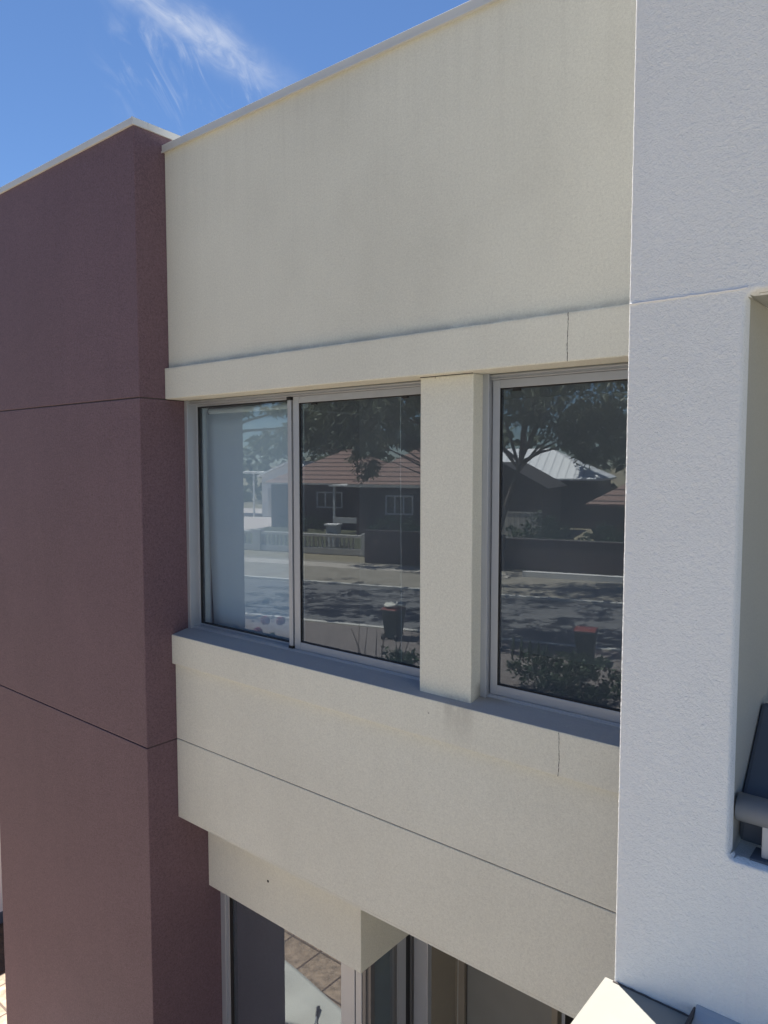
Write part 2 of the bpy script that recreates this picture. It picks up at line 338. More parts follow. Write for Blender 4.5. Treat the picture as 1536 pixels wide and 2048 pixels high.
sheet('verge', strip(25.0, 32.0, -150, 150), 0.05, M_verge)
sheet('footpath', strip(29.6, 31.2, -60, -10.5), 0.056, M_path)
sheet('garden_lawn', strip(35.3, 49.9, -37, -20), 0.056, M_glawn)
sheet('driveway', strip(37.5, 72, -70, -37.4), 0.06, M_drive)

# ------------------------------------------------------------------ cream rendered townhouse
X0 = -4.385
house = empty('townhouse', (-1.5, 3.0, 0), 'cream rendered upper storey with two aluminium windows under a raised lintel band', 'house')
def Z(r): return r + H
b = MB(); b.box(X0, 3.0, 3.008, 3.25, Z(0.646), Z(2.098)); b.build('upper_wall', M_cream, house, 0.004)
b = MB(); b.box(X0, 3.0, 2.974, 3.25, Z(0.434), Z(0.645)); lint = b.build('lintel_band', M_cream, house, 0.006)
b = MB(); b.box(-2.256, -1.938, 3.042, 3.25, Z(-1.30), Z(0.4335)); b.build('pillar', M_cream, house, 0.006)
b = MB(); b.prism([(2.988, Z(-1.206)), (2.988, Z(-1.413)), (3.25, Z(-1.413)), (3.25, Z(-1.168)), (3.10, Z(-1.184))], 'x', X0, 3.0); sill = b.build('sill_band', M_cream, house, 0.005)
b = MB(); b.box(X0, 3.0, 3.016, 3.25, Z(-1.957), Z(-1.414)); b.box(X0, 3.0, 3.016, 3.25, Z(-2.52), Z(-1.9615)); b.build('lower_wall', M_cream, house, 0.004)
b = MB(); b.box(X0, 3.0, 3.021, 3.2, Z(-1.9613), Z(-1.9572)); b.build('control_joint', M_joint, house)
b = MB()
b.box(X0 - 0.012, 3.0, 2.988, 3.30, Z(2.083), Z(2.130)); cap = b.build('wall_capping', M_cap, house, 0.002)
b = MB(); b.box(X0 - 0.0125, 3.0, 2.982, 2.9875, Z(2.077), Z(2.087)); b.build('capping_lip', M_cap, cap)
def crack(x, z0, z1, y, seed, par, fork=False):
    rr = random.Random(seed); pts = []; k = 26; xx = x
    for i in range(k + 1):
        z = z0 + (z1 - z0) * i / k; xx += rr.uniform(-0.0013, 0.0013); pts.append((xx, z))
    bb = MB()
    for (xa, za), (xb, zb) in zip(pts, pts[1:]):
        wdt = rr.uniform(0.0006, 0.0017)
        bb.add([(xa - wdt, y, za), (xa + wdt, y, za), (xb + wdt, y, zb), (xb - wdt, y, zb), (xa - wdt, y + .01, za), (xa + wdt, y + .01, za), (xb + wdt, y + .01, zb), (xb - wdt, y + .01, zb)],
               [(0,1,2,3), (0,4,5,1), (3,2,6,7), (0,3,7,4), (1,5,6,2)])
    bb.build('crack', M_crack, par)
crack(-1.418, Z(0.436), Z(0.643), 2.9735, 3, lint)
crack(-1.438, Z(-1.411), Z(-1.21), 2.9875, 5, sill)
bb = MB(); bb.tube([(-2.255, 3.0405, Z(0.4325)), (-2.1, 3.0402, Z(0.4322)), (-1.94, 3.0405, Z(0.4325))], 0.0022, 6); bb.build('crack', M_crack, lint)

def window(x0, x1, rail_top, frame_left):
    zb, zt = -1.182, 0.4335
    f = MB()
    f.box(x0, x0 + 0.034, 3.128, 3.25, Z(zb), Z(zt)); f.box(x1 - 0.034, x1, 3.128, 3.25, Z(zb), Z(zt))
    f.box(x0 + 0.034, x1 - 0.034, 3.150, 3.25, Z(0.4045), Z(zt))
    f.box(x0 + 0.034, x1 - 0.034, 3.138, 3.1495, Z(0.420), Z(0.4265)); f.box(x0 + 0.034, x1 - 0.034, 3.142, 3.1495, Z(0.4065), Z(0.4105))
    f.box(x0 + 0.034, x1 - 0.034, 3.150, 3.25, Z(zb), Z(-1.166)); f.box(x0 + 0.034, x1 - 0.034, 3.142, 3.1495, Z(zb), Z(-1.171))
    return f.build('window', M_alu, house, 0.0015, 1)
def ring(x0, x1, z0, z1, ya, yb, wl, wr, wt, wb):
    b = MB(); b.box(x0, x0 + wl, ya, yb, Z(z0), Z(z1)); b.box(x1 - wr, x1, ya, yb, Z(z0), Z(z1))
    b.box(x0 + wl, x1 - wr, ya, yb, Z(z1 - wt), Z(z1)); b.box(x0 + wl, x1 - wr, ya, yb, Z(z0), Z(z0 + wb)); return b
def pane(x0, x1, z0, z1, y, par):
    b = MB(); b.box(x0, x1, y, y + 0.005, Z(z0), Z(z1)); return b.build('pane', M_glass, par)
# left window: fixed sash behind, sliding sash in front
wl = window(X0, -2.256, 0, 0)
ring(-4.351, -3.30, -1.165, 0.404, 3.205, 3.235, 0.02, 0.03, 0.012, 0.014).build('fixed_sash', M_alu, wl, 0.001, 1)
ring(-4.331, -3.33, -1.151, 0.392, 3.203, 3.231, 0.012, 0.006, 0.008, 0.006).build('gasket', M_black, wl)
pane(-4.325, -3.331, -1.148, 0.388, 3.216, wl)
b = MB(); b.box(-3.358, -3.326, 3.150, 3.202, Z(-1.150), Z(0.384)); b.build('interlock', M_alu, wl, 0.002, 1)
for z0, z1 in ((0.3845, 0.403), (-1.1655, -1.1505)): b = MB(); b.box(-3.360, -3.324, 3.146, 3.203, Z(z0), Z(z1)); b.build('end_cap', M_black, wl)
ring(-3.316, -2.262, -1.165, 0.4035, 3.158, 3.190, 0.050, 0.050, 0.040, 0.046).build('sliding_sash', M_alu, wl, 0.0025, 2)
ring(-3.266, -2.312, -1.119, 0.3635, 3.162, 3.186, 0.006, 0.006, 0.006, 0.006).build('gasket', M_black, wl)
pane(-3.260, -2.318, -1.113, 0.3575, 3.172, wl)
for x in (-2.47, -3.16): b = MB(); b.box(x, x + 0.04, 3.160, 3.1715, Z(0.348), Z(0.3574)); b.build('sash_clip', M_black, wl)
# right window
wr = window(-1.938, 0.2, 0, 0)
ring(-1.898, -0.85, -1.165, 0.4035, 3.158, 3.190, 0.040, 0.050, 0.040, 0.050).build('sliding_sash', M_alu, wr, 0.0025, 2)
ring(-1.858, -0.90, -1.115, 0.3635, 3.162, 3.186, 0.006, 0.006, 0.006, 0.006).build('gasket', M_black, wr)
pane(-1.852, -0.906, -1.109, 0.3575, 3.172, wr)
ring(-0.84, 0.166, -1.165, 0.404, 3.205, 3.235, 0.03, 0.02, 0.012, 0.014).build('fixed_sash', M_alu, wr, 0.001, 1)
pane(-0.81, 0.146, -1.151, 0.392, 3.216, wr)
b = MB(); b.box(-1.79, -1.75, 3.160, 3.175, Z(0.346), Z(0.3574)); b.build('sash_clip', M_black, wr)
# room behind the upper windows
b = MB()
b.box(X0, 0.4, 3.255, 7.2, Z(-2.5), Z(-2.1)); b.build('room_floor', M_carpet, house)
b = MB(); b.box(X0 - 0.1, X0 - 0.001, 3.26, 7.2, Z(-2.1), Z(0.7)); b.box(0.4, 0.5, 3.26, 7.2, Z(-2.1), Z(0.7)); b.box(X0, 0.4, 7.2, 7.3, Z(-2.1), Z(0.7)); b.build('room_wall', M_int, house)
b = MB(); b.box(X0, 0.4, 3.26, 7.2, Z(0.7), Z(0.8)); b.build('room_ceiling', M_int, house)
b = MB(); b.box(X0 + 0.001, -4.335, 3.251, 3.30, Z(-1.18), Z(0.43)); b.box(X0 + .001, 0.2, 3.252, 3.30, Z(-1.22), Z(-1.181)); b.box(X0 + .001, 0.2, 3.252, 3.30, Z(0.431), Z(0.47)); b.build('window_lining', M_intw, house)
b = MB(); b.box(X0 - .1, 3, 3.31, 8, Z(1.0), Z(1.2)); b.build('roof_deck', M_cap, house)

# lower storey: bay beam, corner window, porch
b = MB(); b.box(X0, 3.0, 3.0165, 8.0, Z(-2.70), Z(-2.5205)); 
SOFF = MB(); SOFF.box(X0, 3.0, 3.26, 8.0, Z(-2.62), Z(-2.5205)); SOFF.box(X0, 3.0, 3.018, 3.2598, Z(-2.535), Z(-2.5205)); SOFF.build('porch_ceiling', M_cream, house)
b = MB(); b.box(X0, -2.869, 3.271, 3.765, Z(-3.163), Z(-2.6205)); b.build('bay_beam', M_cream, house, 0.004)
b = MB(); b.tube([(-3.72, 3.269, Z(-2.885)), (-3.72, 3.28, Z(-2.885))], 0.009, 8); b.build('drill_hole', M_crack, house)
bw = MB()
bw.box(X0 + 0.001, -4.33, 3.375, 3.46, 0.005, Z(-3.164)); bw.box(-4.33, -4.30, 3.39, 3.45, 0.005, Z(-3.164))
bw.box(-3.135, -3.015, 3.375, 3.45, 0.005, Z(-3.164)); bw.box(-3.010, -2.96, 3.380, 3.45, 0.005, Z(-3.164))
bw.box(-4.30, -3.135, 3.39, 3.45, Z(-3.22), Z(-3.164)); bw.box(-4.30, -3.135, 3.39, 3.45, 0.005, 0.06)
bay = bw.build('bay_window', M_alu, house, 0.002, 1)
b = MB(); b.box(-4.30, -4.27, 3.395, 3.44, 0.06, Z(-3.22)); b.build('gasket', M_black, bay)
b = MB(); b.box(-4.27, -3.135, 3.405, 3.411, 0.06, Z(-3.22)); b.build('pane', M_glass, bay)
b = MB(); b.box(-2.955, -2.93, 3.385, 3.41, 0.005, Z(-3.164)); b.box(-2.935, -2.90, 3.40, 3.44, 0.005, Z(-3.164)); b.box(-2.93, -2.89, 3.63, 3.66, 0.005, Z(-3.164)); b.build('side_frame', M_alud, bay)
b = MB(); b.box(-2.92, -2.885, 3.66, 3.72, 0.005, Z(-3.164)); b.box(-2.92, -2.89, 3.725, 3.755, 0.005, Z(-3.164)); b.build('side_frame', M_alu, bay)
b = MB(); b.box(-2.912, -2.906, 3.41, 3.63, 0.005, Z(-3.164)); b.build('pane', M_glass, bay)
b = MB(); b.box(-2.95, -2.94, 3.45, 3.75, 0.01, Z(-3.2)); b.build('side_dark_sheet', M_sidefill, house)  # added dark sheet that blocks the bright view through the side pane
b = MB(); b.box(-2.95, -2.89, 3.756, 3.80, 0.005, Z(-2.6205)); b.build('shadow_gap', M_black, house)
b = MB(); b.box(-2.955, -2.8775, 3.801, 3.84, 0.005, Z(-2.6205)); b.build('frame_post', M_alud, house)
b = MB(); b.box(-2.87, -2.752, 3.815, 3.86, 0.005, Z(-2.6205)); b.build('frame_post', M_alu, house, 0.003)
b = MB(); b.box(-3.0, -2.7505, 3.861, 4.15, 0.005, Z(-2.6205)); b.build('porch_wall', M_bwall, house)
b = MB(); b.box(-2.755, -2.745, 4.151, 4.165, 0.005, Z(-2.6205)); b.box(-2.75, -2.70, 4.185, 4.25, 0.005, Z(-2.6205)); b.box(-2.03, -1.99, 4.185, 4.25, 0.005, Z(-2.6205)); b.build('door_frame', M_bwall, house)
b = MB(); b.box(-2.70, -2.685, 4.215, 4.25, 0.005, Z(-2.6205)); b.box(-1.99, -1.0, 4.3, 4.35, 0.005, Z(-2.6205)); b.build('shadow_gap', M_black, house)
b = MB(); b.box(-2.685, -2.03, 4.20, 4.24, 0.005, Z(-2.6205)); b.build('door', M_door, house, 0.002)
b = MB(); b.box(-1.0, 3.0, 4.1, 4.3, 0.0, Z(-2.6205)); b.build('porch_back_wall', M_cream, house)
# ground floor room behind the bay
b = MB(); b.box(-6.7, -2.96, 6.5, 6.6, 0.0, Z(-2.63)); b.box(-3.05, -2.96, 3.86, 6.5, 0.0, Z(-2.63)); b.build('room_wall', M_int, house)
b = MB(); b.box(-4.4, -2.97, 3.46, 6.5, 0.006, 0.02); b.build('room_floor', M_carpet, house)

# things hanging in the upstairs window
bl = empty('roller_blind', (-3.8, 3.26, Z(0.39)), 'white roller blind hanging askew behind the left pane', 'blind')
b = MB(); nx, nz = 10, 14; vs = []; fs = []
for j in range(nz + 1):
    v = j / nz; zz = 0.355 - 1.52 * v
    for i in range(nx + 1):
        uu = i / nx; xl = -4.325 + 0.062 * v * v; x = xl + (-3.335 - xl) * uu
        vs.append((x, 3.272 + 0.006 * sin(3 * uu + 2 * v) - 0.012 * v * (1 - uu), Z(zz)))
for j in range(nz):
    for i in range(nx):
        a = j * (nx + 1) + i; fs.append((a, a + 1, a + nx + 2, a + nx + 1))
b.add(vs, fs); o = b.build('fabric', M_blind, bl, smooth=True); so = o.modifiers.new('t', 'SOLIDIFY'); so.thickness = 0.001
b = MB(); b.tube([(-4.29, 3.285, Z(0.362)), (-3.33, 3.285, Z(0.362))], 0.021, 14); b.build('roller', M_intw, bl, smooth=False)
b = MB(); b.tube([(-4.30, 3.285, Z(0.362)), (-4.291, 3.285, Z(0.362))], 0.027, 14); b.build('bracket', M_rail, bl)
b = MB(); b.tube([(-2.612, 3.33, Z(0.42)), (-2.606, 3.33, Z(-0.3)), (-2.60, 3.33, Z(-1.19))], 0.0013, 6)
tag(b.build('blind_cord', M_intw, None), 'thin pale blind cord hanging inside the middle pane', 'cord')

# ------------------------------------------------------------------ plum block
pl = empty('plum_wall', (-5.6, 2.8, 0), 'tall plum coloured rendered wall block standing left of the cream facade', 'wall')
b = MB(); PX = -6.79; YP = 2.777
for z0, z1 in ((0.0, Z(-1.967)), (Z(-1.9605), Z(0.431)), (Z(0.4375), Z(2.195))): b.box(PX, X0 - 0.001, YP, 5.0, z0, z1)
pw = b.build('wall', M_purple, pl, 0.005)
b = MB(); b.box(PX + .01, X0 - 0.010, YP + 0.012, 4.9, Z(-1.968), Z(0.438)); b.build('control_joint', M_joint, pl)
b = MB(); b.box(PX - 0.012, X0 + 0.011, YP - 0.013, 5.0, Z(2.190), Z(2.236)); pc = b.build('wall_capping', M_cap, pl, 0.002)
b = MB(); b.box(X0 + 0.0115, X0 + 0.014, YP + 0.10, YP + 0.135, Z(2.192), Z(2.232)); b.box(X0 - 0.002, X0 + 0.0135, YP - 0.0155, YP - 0.0133, Z(2.188), Z(2.237)); b.build('capping_joint', M_cap, pc)

# ------------------------------------------------------------------ white balcony wall (nearest, right)
LX, LY = -0.804, 2.07
bal = empty('balcony_wall', (LX, LY, 0), 'white coarse textured balcony wall with an opening, nearest on the right', 'wall')
b = MB(); back = LY + 0.012
b.box(LX + 0.010, -0.510, back, 3.0, Z(-1.70), Z(5.2)); b.box(-0.510, 9.0, back, 2.35, Z(0.446), Z(5.2)); b.box(-0.510, 9.0, back, 2.35, Z(-1.70), Z(-1.078)); b.box(2.2, 9.0, back, 2.35, Z(-1.078), Z(0.446)); b.box(LX + 0.010, 9.0, back, 3.0, 0, Z(-1.7005))  # unseen length, height and foot extended to block light on the plum side
b.build('wall_core', M_lav, bal)
# textured skin: displaced grid over everything the opening leaves
GX0, GX1, GZ0, GZ1, ST = LX, -0.24, -1.60, 2.45, 0.0045
OX, OZ0, OZ1, RC = -0.498, -1.066, 0.434, 0.025
def od(x, z):                              # signed distance into the opening (positive inside), rounded corners
    dx = x - OX; dz = min(z - OZ0, OZ1 - z)
    if dx < RC and dz < RC: return RC - sqrt((RC - dx) ** 2 + (RC - dz) ** 2)
    return min(dx, dz)
nxg = int((GX1 - GX0) / ST) + 1; nzg = int((GZ1 - GZ0) / ST) + 1
vs = []; idx = {}; fs = []
def skin(x, z):
    pv = Vector((x * 105, 0.3, z * 105)); n1 = noise.noise(pv + Vector((noise.noise(pv * 0.5), 0, noise.noise(pv * 0.5 + Vector((9, 0, 0))))) * 0.8)
    n2 = noise.noise(Vector((x * 190, 4, z * 190)))
    return -(abs(n1) * 0.0021 + n2 * 0.0007)
R_ = 0.009
for j in range(nzg):
    z = GZ0 + j * ST
    for i in range(nxg):
        x = GX0 + i * ST; d = od(x, z)
        if d > ST * 1.01: continue
        k = skin(x, z); yy = LY + k; e = x - LX
        if d > -R_: yy += R_ - sqrt(max(0, R_ * R_ - (R_ + min(d, 0)) ** 2))
        if e < R_: yy += R_ - sqrt(max(0, R_ * R_ - (R_ - e) ** 2))
        xx, zz = x, z
        if 0 < d <= ST * 1.01: yy = LY + 0.03; 
        if abs(z - 0.447) < 0.004: yy -= 0.0015
        idx[i, j] = len(vs); vs.append((xx + (k * 0.3 if i == 0 else 0), yy, Z(zz)))
for j in range(nzg - 1):
    for i in range(nxg - 1):
        q_ = [(i, j), (i + 1, j), (i + 1, j + 1), (i, j + 1)]
        if all(c_ in idx for c_ in q_): fs.append(tuple(idx[c_] for c_ in q_))
# the left arris returns into the core
base = len(vs); col = [j for j in range(nzg)]
for j in col: vs.append((LX + skin(0.5, GZ0 + j * ST) * 0.3, LY + 0.9, Z(GZ0 + j * ST)))
for j in range(nzg - 1): fs.append((base + j, idx[0, j], idx[0, j + 1], base + j + 1))
b = MB(); b.add(vs, fs); b.build('render_skin', M_lav, bal, smooth=True, recalc=False)
b = MB(); pts = []
for i in range(60):
    x = LX + 0.004 + i * 0.0052; pts.append((x, LY - 0.0015 + noise.noise(Vector((x * 60, 1, 2))) * 0.001, Z(0.4465 + noise.noise(Vector((x * 45, 5, 2))) * 0.0022)))
b.tube(pts, [0.0026 + 0.0007 * noise.noise(Vector((i * 0.4, 3, 3))) for i in range(60)], 7); b.build('joint_bead', M_seal, bal, smooth=True)
# inside of the balcony
b = MB(); b.box(-0.498, 2.2, 2.36, 3.0, Z(-2.2), Z(-2.1)); b.box(-0.498, 2.2, 2.36, 3.0, Z(0.9), Z(1.0)); b.build('balcony_lining', M_lav, bal)
b = MB(); b.box(-0.5099, -0.4985, LY + 0.022, 2.99, Z(-1.078), Z(0.434)); b.box(-0.498, 2.19, LY + 0.022, 2.34, Z(0.4345), Z(0.4458)); b.build('reveal_lining', M_reveal, bal)
hr = empty('handrail', (-0.3, 2.16, Z(-1.066)), 'low grey handrail on short posts in the balcony opening', 'handrail')
prof = [(2.137 + 0.040 * cos(a) * (1 if abs(cos(a)) < .9 else 1.0), Z(-0.943) + 0.037 * sin(a)) for a in [2 * pi * k / 28 for k in range(28)]]
b = MB(); b.prism(prof, 'x', -0.490, 2.19); o = b.build('rail', M_rail, hr, smooth=True)
for p_ in o.data.polygons:
    if len(p_.vertices) > 4: p_.use_smooth = False
b = MB(); b.box(-0.425, -0.385, 2.112, 2.150, Z(-1.058), Z(-0.970)); b.build('post', M_lip, hr, 0.003)
b = MB(); b.box(-0.450, -0.360, 2.095, 2.170, Z(-1.0655), Z(-1.0585)); b.build('base_plate', M_dkgrey, hr, 0.002)
b = MB(); b.prism([(2.176, Z(-1.06)), (2.20, Z(-1.06)), (2.21, Z(-0.97)), (2.46, Z(-0.74)), (2.40, Z(-0.72)), (2.176, Z(-0.945))], 'x', -0.4965, 2.19)  # added dark wedge in place of the soft shade on the reveal
tag(b.build('rail_shade_wedge', M_dkgrey, None, 0.018, loc=(0.8, 2.3, Z(-1.06))), 'added dark wedge for the soft shade behind the grey balcony handrail', 'shade wedge')

pr = empty('porch_roof', (-0.8, 1.6, Z(-1.58)), 'flat white porch roof, half sunlit, at the foot of the balcony wall', 'roof')
b = MB(); b.box(-0.832, 6.0, 0.2, LY + 0.004, Z(-1.64), Z(-1.557)); b.build('roof_slab', M_roofw, pr, 0.004)  # outer part, out of view, extended to cut light below
b = MB(); b.box(-0.80, -0.62, 0.4, LY, 0, Z(-1.641)); b.box(-0.615, 6.0, 0.4, 0.58, 0, Z(-1.641)); b.build('unseen_porch_wall', M_lav, pr)  # unseen walls added to darken the foot of the plum block
b = MB(); pts = []
for i in range(30):
    x = LX + i * 0.0082; pts.append((x, LY - 0.004 + 0.0015 * noise.noise(Vector((x * 30, 0, 1))), Z(-1.556 + 0.002 * noise.noise(Vector((x * 40, 0, 7))))))
b.tube(pts, [0.003 + 0.0012 * noise.noise(Vector((i * 0.5, 1, 1))) for i in range(30)], 6); b.build('wall_gap', M_joint, pr)
b = MB(); b.prism([(LY - 0.085, Z(-1.556)), (LY - 0.085, Z(-1.546)), (LY - 0.03, Z(-1.537)), (LY - 0.012, Z(-1.522)), (LY - 0.004, Z(-1.512)), (LY + 0.002, Z(-1.512)), (LY + 0.002, Z(-1.556))], 'x', -0.566, 3.0); b.build('flashing', M_flash, pr, 0.003)
b = MB(); b.box(-0.573, -0.5665, LY - 0.10, LY - 0.001, Z(-1.5565), Z(-1.522)); b.build('flashing_lap', M_joint, pr, 0.002)

# ------------------------------------------------------------------ terrace: drop cloth, tool, side garden wall
b = MB(); vs = []; fs = []; n_ = 36
for j in range(n_ + 1):
    for i in range(n_ + 1):
        uu, vv = i / n_, j / n_; ex = 0.03 * sin(6 * uu + 1) + 0.012 * sin(17 * uu)
        x = -6.6 + 2.9 * uu; y = 1.10 + 0.50 * uu + ex * (1 - vv) * 0.6 + vv * 1.5
        fold = 0.04 * (1 + sin(9 * (x + 0.45 * y) + 2 * sin(3 * y))) + 0.022 * max(0, noise.noise(Vector((x * 2.1, y * 1.3, 0)))) + 0.012 * abs(noise.noise(Vector((x * 6 + y * 2, y * 3, 4))))
        fold = fold * min(1.0, vv * 5) ** 1.5 + 0.012 * abs(sin(7 * (x * 0.5 + y))) ** 6 * min(1, vv * 8); vs.append((x, y, 0.010 + fold))
for j in range(n_):
    for i in range(n_):
        a = j * (n_ + 1) + i; fs.append((a, a + 1, a + n_ + 2, a + n_ + 1))
b.add(vs, fs); o = b.build('drop_cloth', M_cloth, None, smooth=True, loc=(-5.2, 1.8, 0.01)); so = o.modifiers.new('t', 'SOLIDIFY'); so.thickness = 0.004
tag(o, 'creased off white drop cloth spread on the brown terrace tiles', 'drop cloth')
tl = empty('paint_tool', (-5.17, 1.6, 0.08), 'small tool with a black rounded handle lying on the drop cloth', 'tool')
b = MB(); b.tube([(-5.20, 1.55, 0.085), (-5.19, 1.57, 0.09), (-5.14, 1.64, 0.09), (-5.12, 1.67, 0.085)], [0.012, 0.020, 0.018, 0.011], 10); b.build('handle', M_tool, tl, smooth=True)
b = MB(); b.tube([(-5.12, 1.67, 0.085), (-5.04, 1.78, 0.085)], 0.008, 8); b.build('shank', M_alu, tl)
gw = empty('garden_wall', (-9.4, 5.5, 0), 'pale boundary wall beyond the plum block, above the mulched bed', 'wall')
b = MB(); b.box(-9.75, -9.36, 3.2, 12, 0, 2.4); b.build('wall', M_lwhite, gw, 0.01)
b = MB(); b.box(-9.78, -9.33, 3.17, 12, 2.401, 2.46); b.build('wall_capping', M_conc, gw, 0.005)
b = MB(); b.box(-9.359, -9.34, 3.2, 12, 0.021, 0.16); b.build('plinth', M_dkgrey, gw)

# ------------------------------------------------------------------ across the street (seen in the window glass)
def sbox(mb, t0, t1, s0, s1, h0, h1): mb.M = SF; mb.box(t0, t1, s0, s1, h0, h1); return mb
def wbin(pos_, rz, label):
    t = empty('wheelie_bin', pos_, label, 'wheelie bin', 'red lidded wheelie bins on the verge'); x, y, z = pos_
    M = Matrix.Translation(pos_) @ Matrix.Rotation(rz, 4, 'Z')
    b = MB(); b.M = M; wb, db, wt, dt = 0.21, 0.24, 0.285, 0.34
    b.add([(-wb,-db,.05),(wb,-db,.05),(wb,db,.05),(-wb,db,.05),(-wt,-dt,.96),(wt,-dt,.96),(wt,dt,.96),(-wt,dt,.96)], [(0,3,2,1),(4,5,6,7),(0,1,5,4),(1,2,6,5),(2,3,7,6),(3,0,4,7)])
    b.box(-.30,.30,-.355,.355,.92,.965); b.build('body', M_bin, t, 0.02)
    b = MB(); b.M = M; b.prism([(-.37, .97), (-.37, 1.0), (-.1, 1.05), (.2, 1.05), (.36, 1.01), (.36, .97)], 'x', -.30, .30); b.build('lid', M_lid, t, 0.012)
    b = MB(); b.M = M; b.tube([(-.26, .40, .97), (.26, .40, .97)], .016, 8); b.build('handle', M_bin, t)
    for sx in (-.24, .24):
        b = MB(); b.M = M; b.tube([(sx - .03, .30, .10), (sx + .03, .30, .10)], .10, 14); b.build('wheel', M_black, t)
    return t
wbin((-8.75, -13.52, 0.005), -0.28, 'dark wheelie bin with red lid reflected in the right window')
wbin((-14.93, -12.36, 0.005), -0.22, 'dark wheelie bin with red lid reflected in the middle pane')

bg_ = MB(); vs = []; fs = []; nu, nv = 20, 10
for j in range(nv + 1):
    for i in range(nu):
        a, e = 2 * pi * i / nu, -pi / 2 + pi * j / nv; d = Vector((cos(a) * cos(e), sin(a) * cos(e), sin(e)))
        k = 1 + 0.35 * noise.noise(d * 2.2) + 0.15 * noise.noise(d * 6)
        vs.append((-14.93 + d.x * 0.36 * k, -12.42 + d.y * 0.34 * k, 1.13 + d.z * 0.085 * k))
for j in range(nv):
    for i in range(nu): fs.append((j * nu + i, j * nu + (i + 1) % nu, (j + 1) * nu + (i + 1) % nu, (j + 1) * nu + i))
bg_.add(vs, fs); tag(bg_.build('rubbish_bag', M_cloth, None, smooth=True, loc=(-14.93, -12.42, 1.06)), 'crumpled pale bag lying on the lid of the bin in the middle pane', 'bag')

def leaves(mb, c, rad, n, ln, wd, rr, droop=0.8, clump=26, shell=0.5):
    k = max(1, n // clump)
    for _ in range(k):
        while True:
            p = Vector((rr.uniform(-1, 1), rr.uniform(-1, 1), rr.uniform(-1, 1)))
            if shell < p.length <= 1: break
        cc = Vector((c[0] + p.x * rad[0], c[1] + p.y * rad[1], c[2] + p.z * rad[2])); cr = rr.uniform(0.5, 1.2) * min(rad) * 0.26
        for _ in range(clump):
            q = cc + Vector((rr.gauss(0, 1), rr.gauss(0, 1), rr.gauss(0, 0.8))) * cr * 0.55
            d = Vector((rr.gauss(0, 1), rr.gauss(0, 1), rr.gauss(0, 0.6) - droop * 1.2)).normalized()
            s_ = d.cross(Vector((rr.gauss(0, 1), rr.gauss(0, 1), rr.gauss(0, 1)))).normalized() * wd * rr.uniform(0.6, 1.2)
            e = d * ln * rr.uniform(0.6, 1.3)
            mb.add([q, q + e * 0.45 + s_, q + e, q + e * 0.45 - s_], [(0, 1, 2, 3)])
def tree(name, base, top_pts, crowns, label, r0, nleaf, seed, group, cat='tree', mat=None, ln=0.34, wd=0.055):
    rr = random.Random(seed); t = empty(name, base, label, cat, group)
    b = MB(); bx = Vector(base); trunk = [bx] + [Vector(p) for p in top_pts]
    b.tube(trunk, [r0 * (1 - 0.55 * i / (len(trunk) - 1)) * (1.25 if i == 0 else 1) for i in range(len(trunk))], 9)
    fork = trunk[-1]
    for (c, rad) in crowns:
        for k in range(2):
            org = fork.lerp(trunk[-2], rr.uniform(0.0, 0.45)) if k else fork
            tip = Vector(c) + Vector((rr.uniform(-.7, .7) * rad[0], rr.uniform(-.7, .7) * rad[1], rr.uniform(-.5, .7) * rad[2]))
            mid = org.lerp(tip, 0.5) + Vector((rr.uniform(-.3, .3), rr.uniform(-.3, .3), rr.uniform(0, .5)))
            b.tube([org, org.lerp(mid, .6) + Vector((rr.uniform(-.15, .15), rr.uniform(-.15, .15), .1)), mid, tip], [r0 * .42, r0 * .32, r0 * .22, r0 * .06], 6)
    b.build('trunk', M_bark, t, smooth=True)
    b = MB()
    for (c, rad) in crowns: leaves(b, c, rad, int(nleaf / len(crowns)), ln, wd, rr)
    b.build('crown', mat or M_leaf, t, recalc=False)
    return t
def cw(s, t_, h): return W(s, t_, h)
G1 = 'gum trees along the street'
tree('gum_tree', W(27, -10.9, 0), [W(27, -10.4, 2.2), W(27, -9.9, 4.0), W(27, -9.3, 5.8)],
     [(cw(27, -6.7, 8.3), (2.3, 2.4, 1.8)), (cw(27, -9.8, 9.2), (2.2, 2.2, 1.9)), (cw(26.5, -7.6, 8.6), (2.4, 1.8, 1.6)), (cw(27.5, -5.9, 6.9), (1.5, 1.6, 1.2)), (cw(24.5, -9.5, 10.9), (3.4, 3.4, 1.5)), (cw(24, -13.5, 10.8), (3.2, 3.2, 1.4))],
     'forked gum tree on the far verge reflected in the right window', 0.20, 12000, 11, G1)
tree('gum_tree', W(15.95, -8.55, 0), [W(16, -8.5, 2.4), W(16, -8.5, 4.6), W(16, -8.45, 6.6)],
     [(cw(16.5, -10.6, 8.3), (1.9, 2.0, 1.3)), (cw(17, -8.6, 8.6), (2.2, 2.4, 1.3)), (cw(16.5, -12.6, 7.9), (1.5, 1.6, 1.2)), (cw(17.5, -12.5, 10.8), (3.6, 3.4, 1.3)), (cw(19.5, -8.5, 10.8), (3.4, 3.2, 1.3))],
     'gum tree on the near verge, its crown filling the middle pane reflection', 0.17, 10500, 12, G1)
tree('gum_tree', W(18, -20.8, 0), [W(18, -20.7, 3), W(18, -20.5, 5.2), W(18, -19.6, 6.8)],
     [(cw(18, -21, 9.2), (2.8, 2.8, 1.8)), (cw(18.3, -17.4, 8.6), (1.9, 1.9, 0.9)), (cw(19, -15.0, 7.5), (1.2, 1.3, 0.8)), (cw(20.5, -17.5, 11), (3.6, 3.4, 1.3)), (cw(22, -22.5, 11.6), (3.4, 3.2, 1.2))],
     'gum tree with a bare arching branch reflected in the left pane', 0.2, 7000, 13, G1)
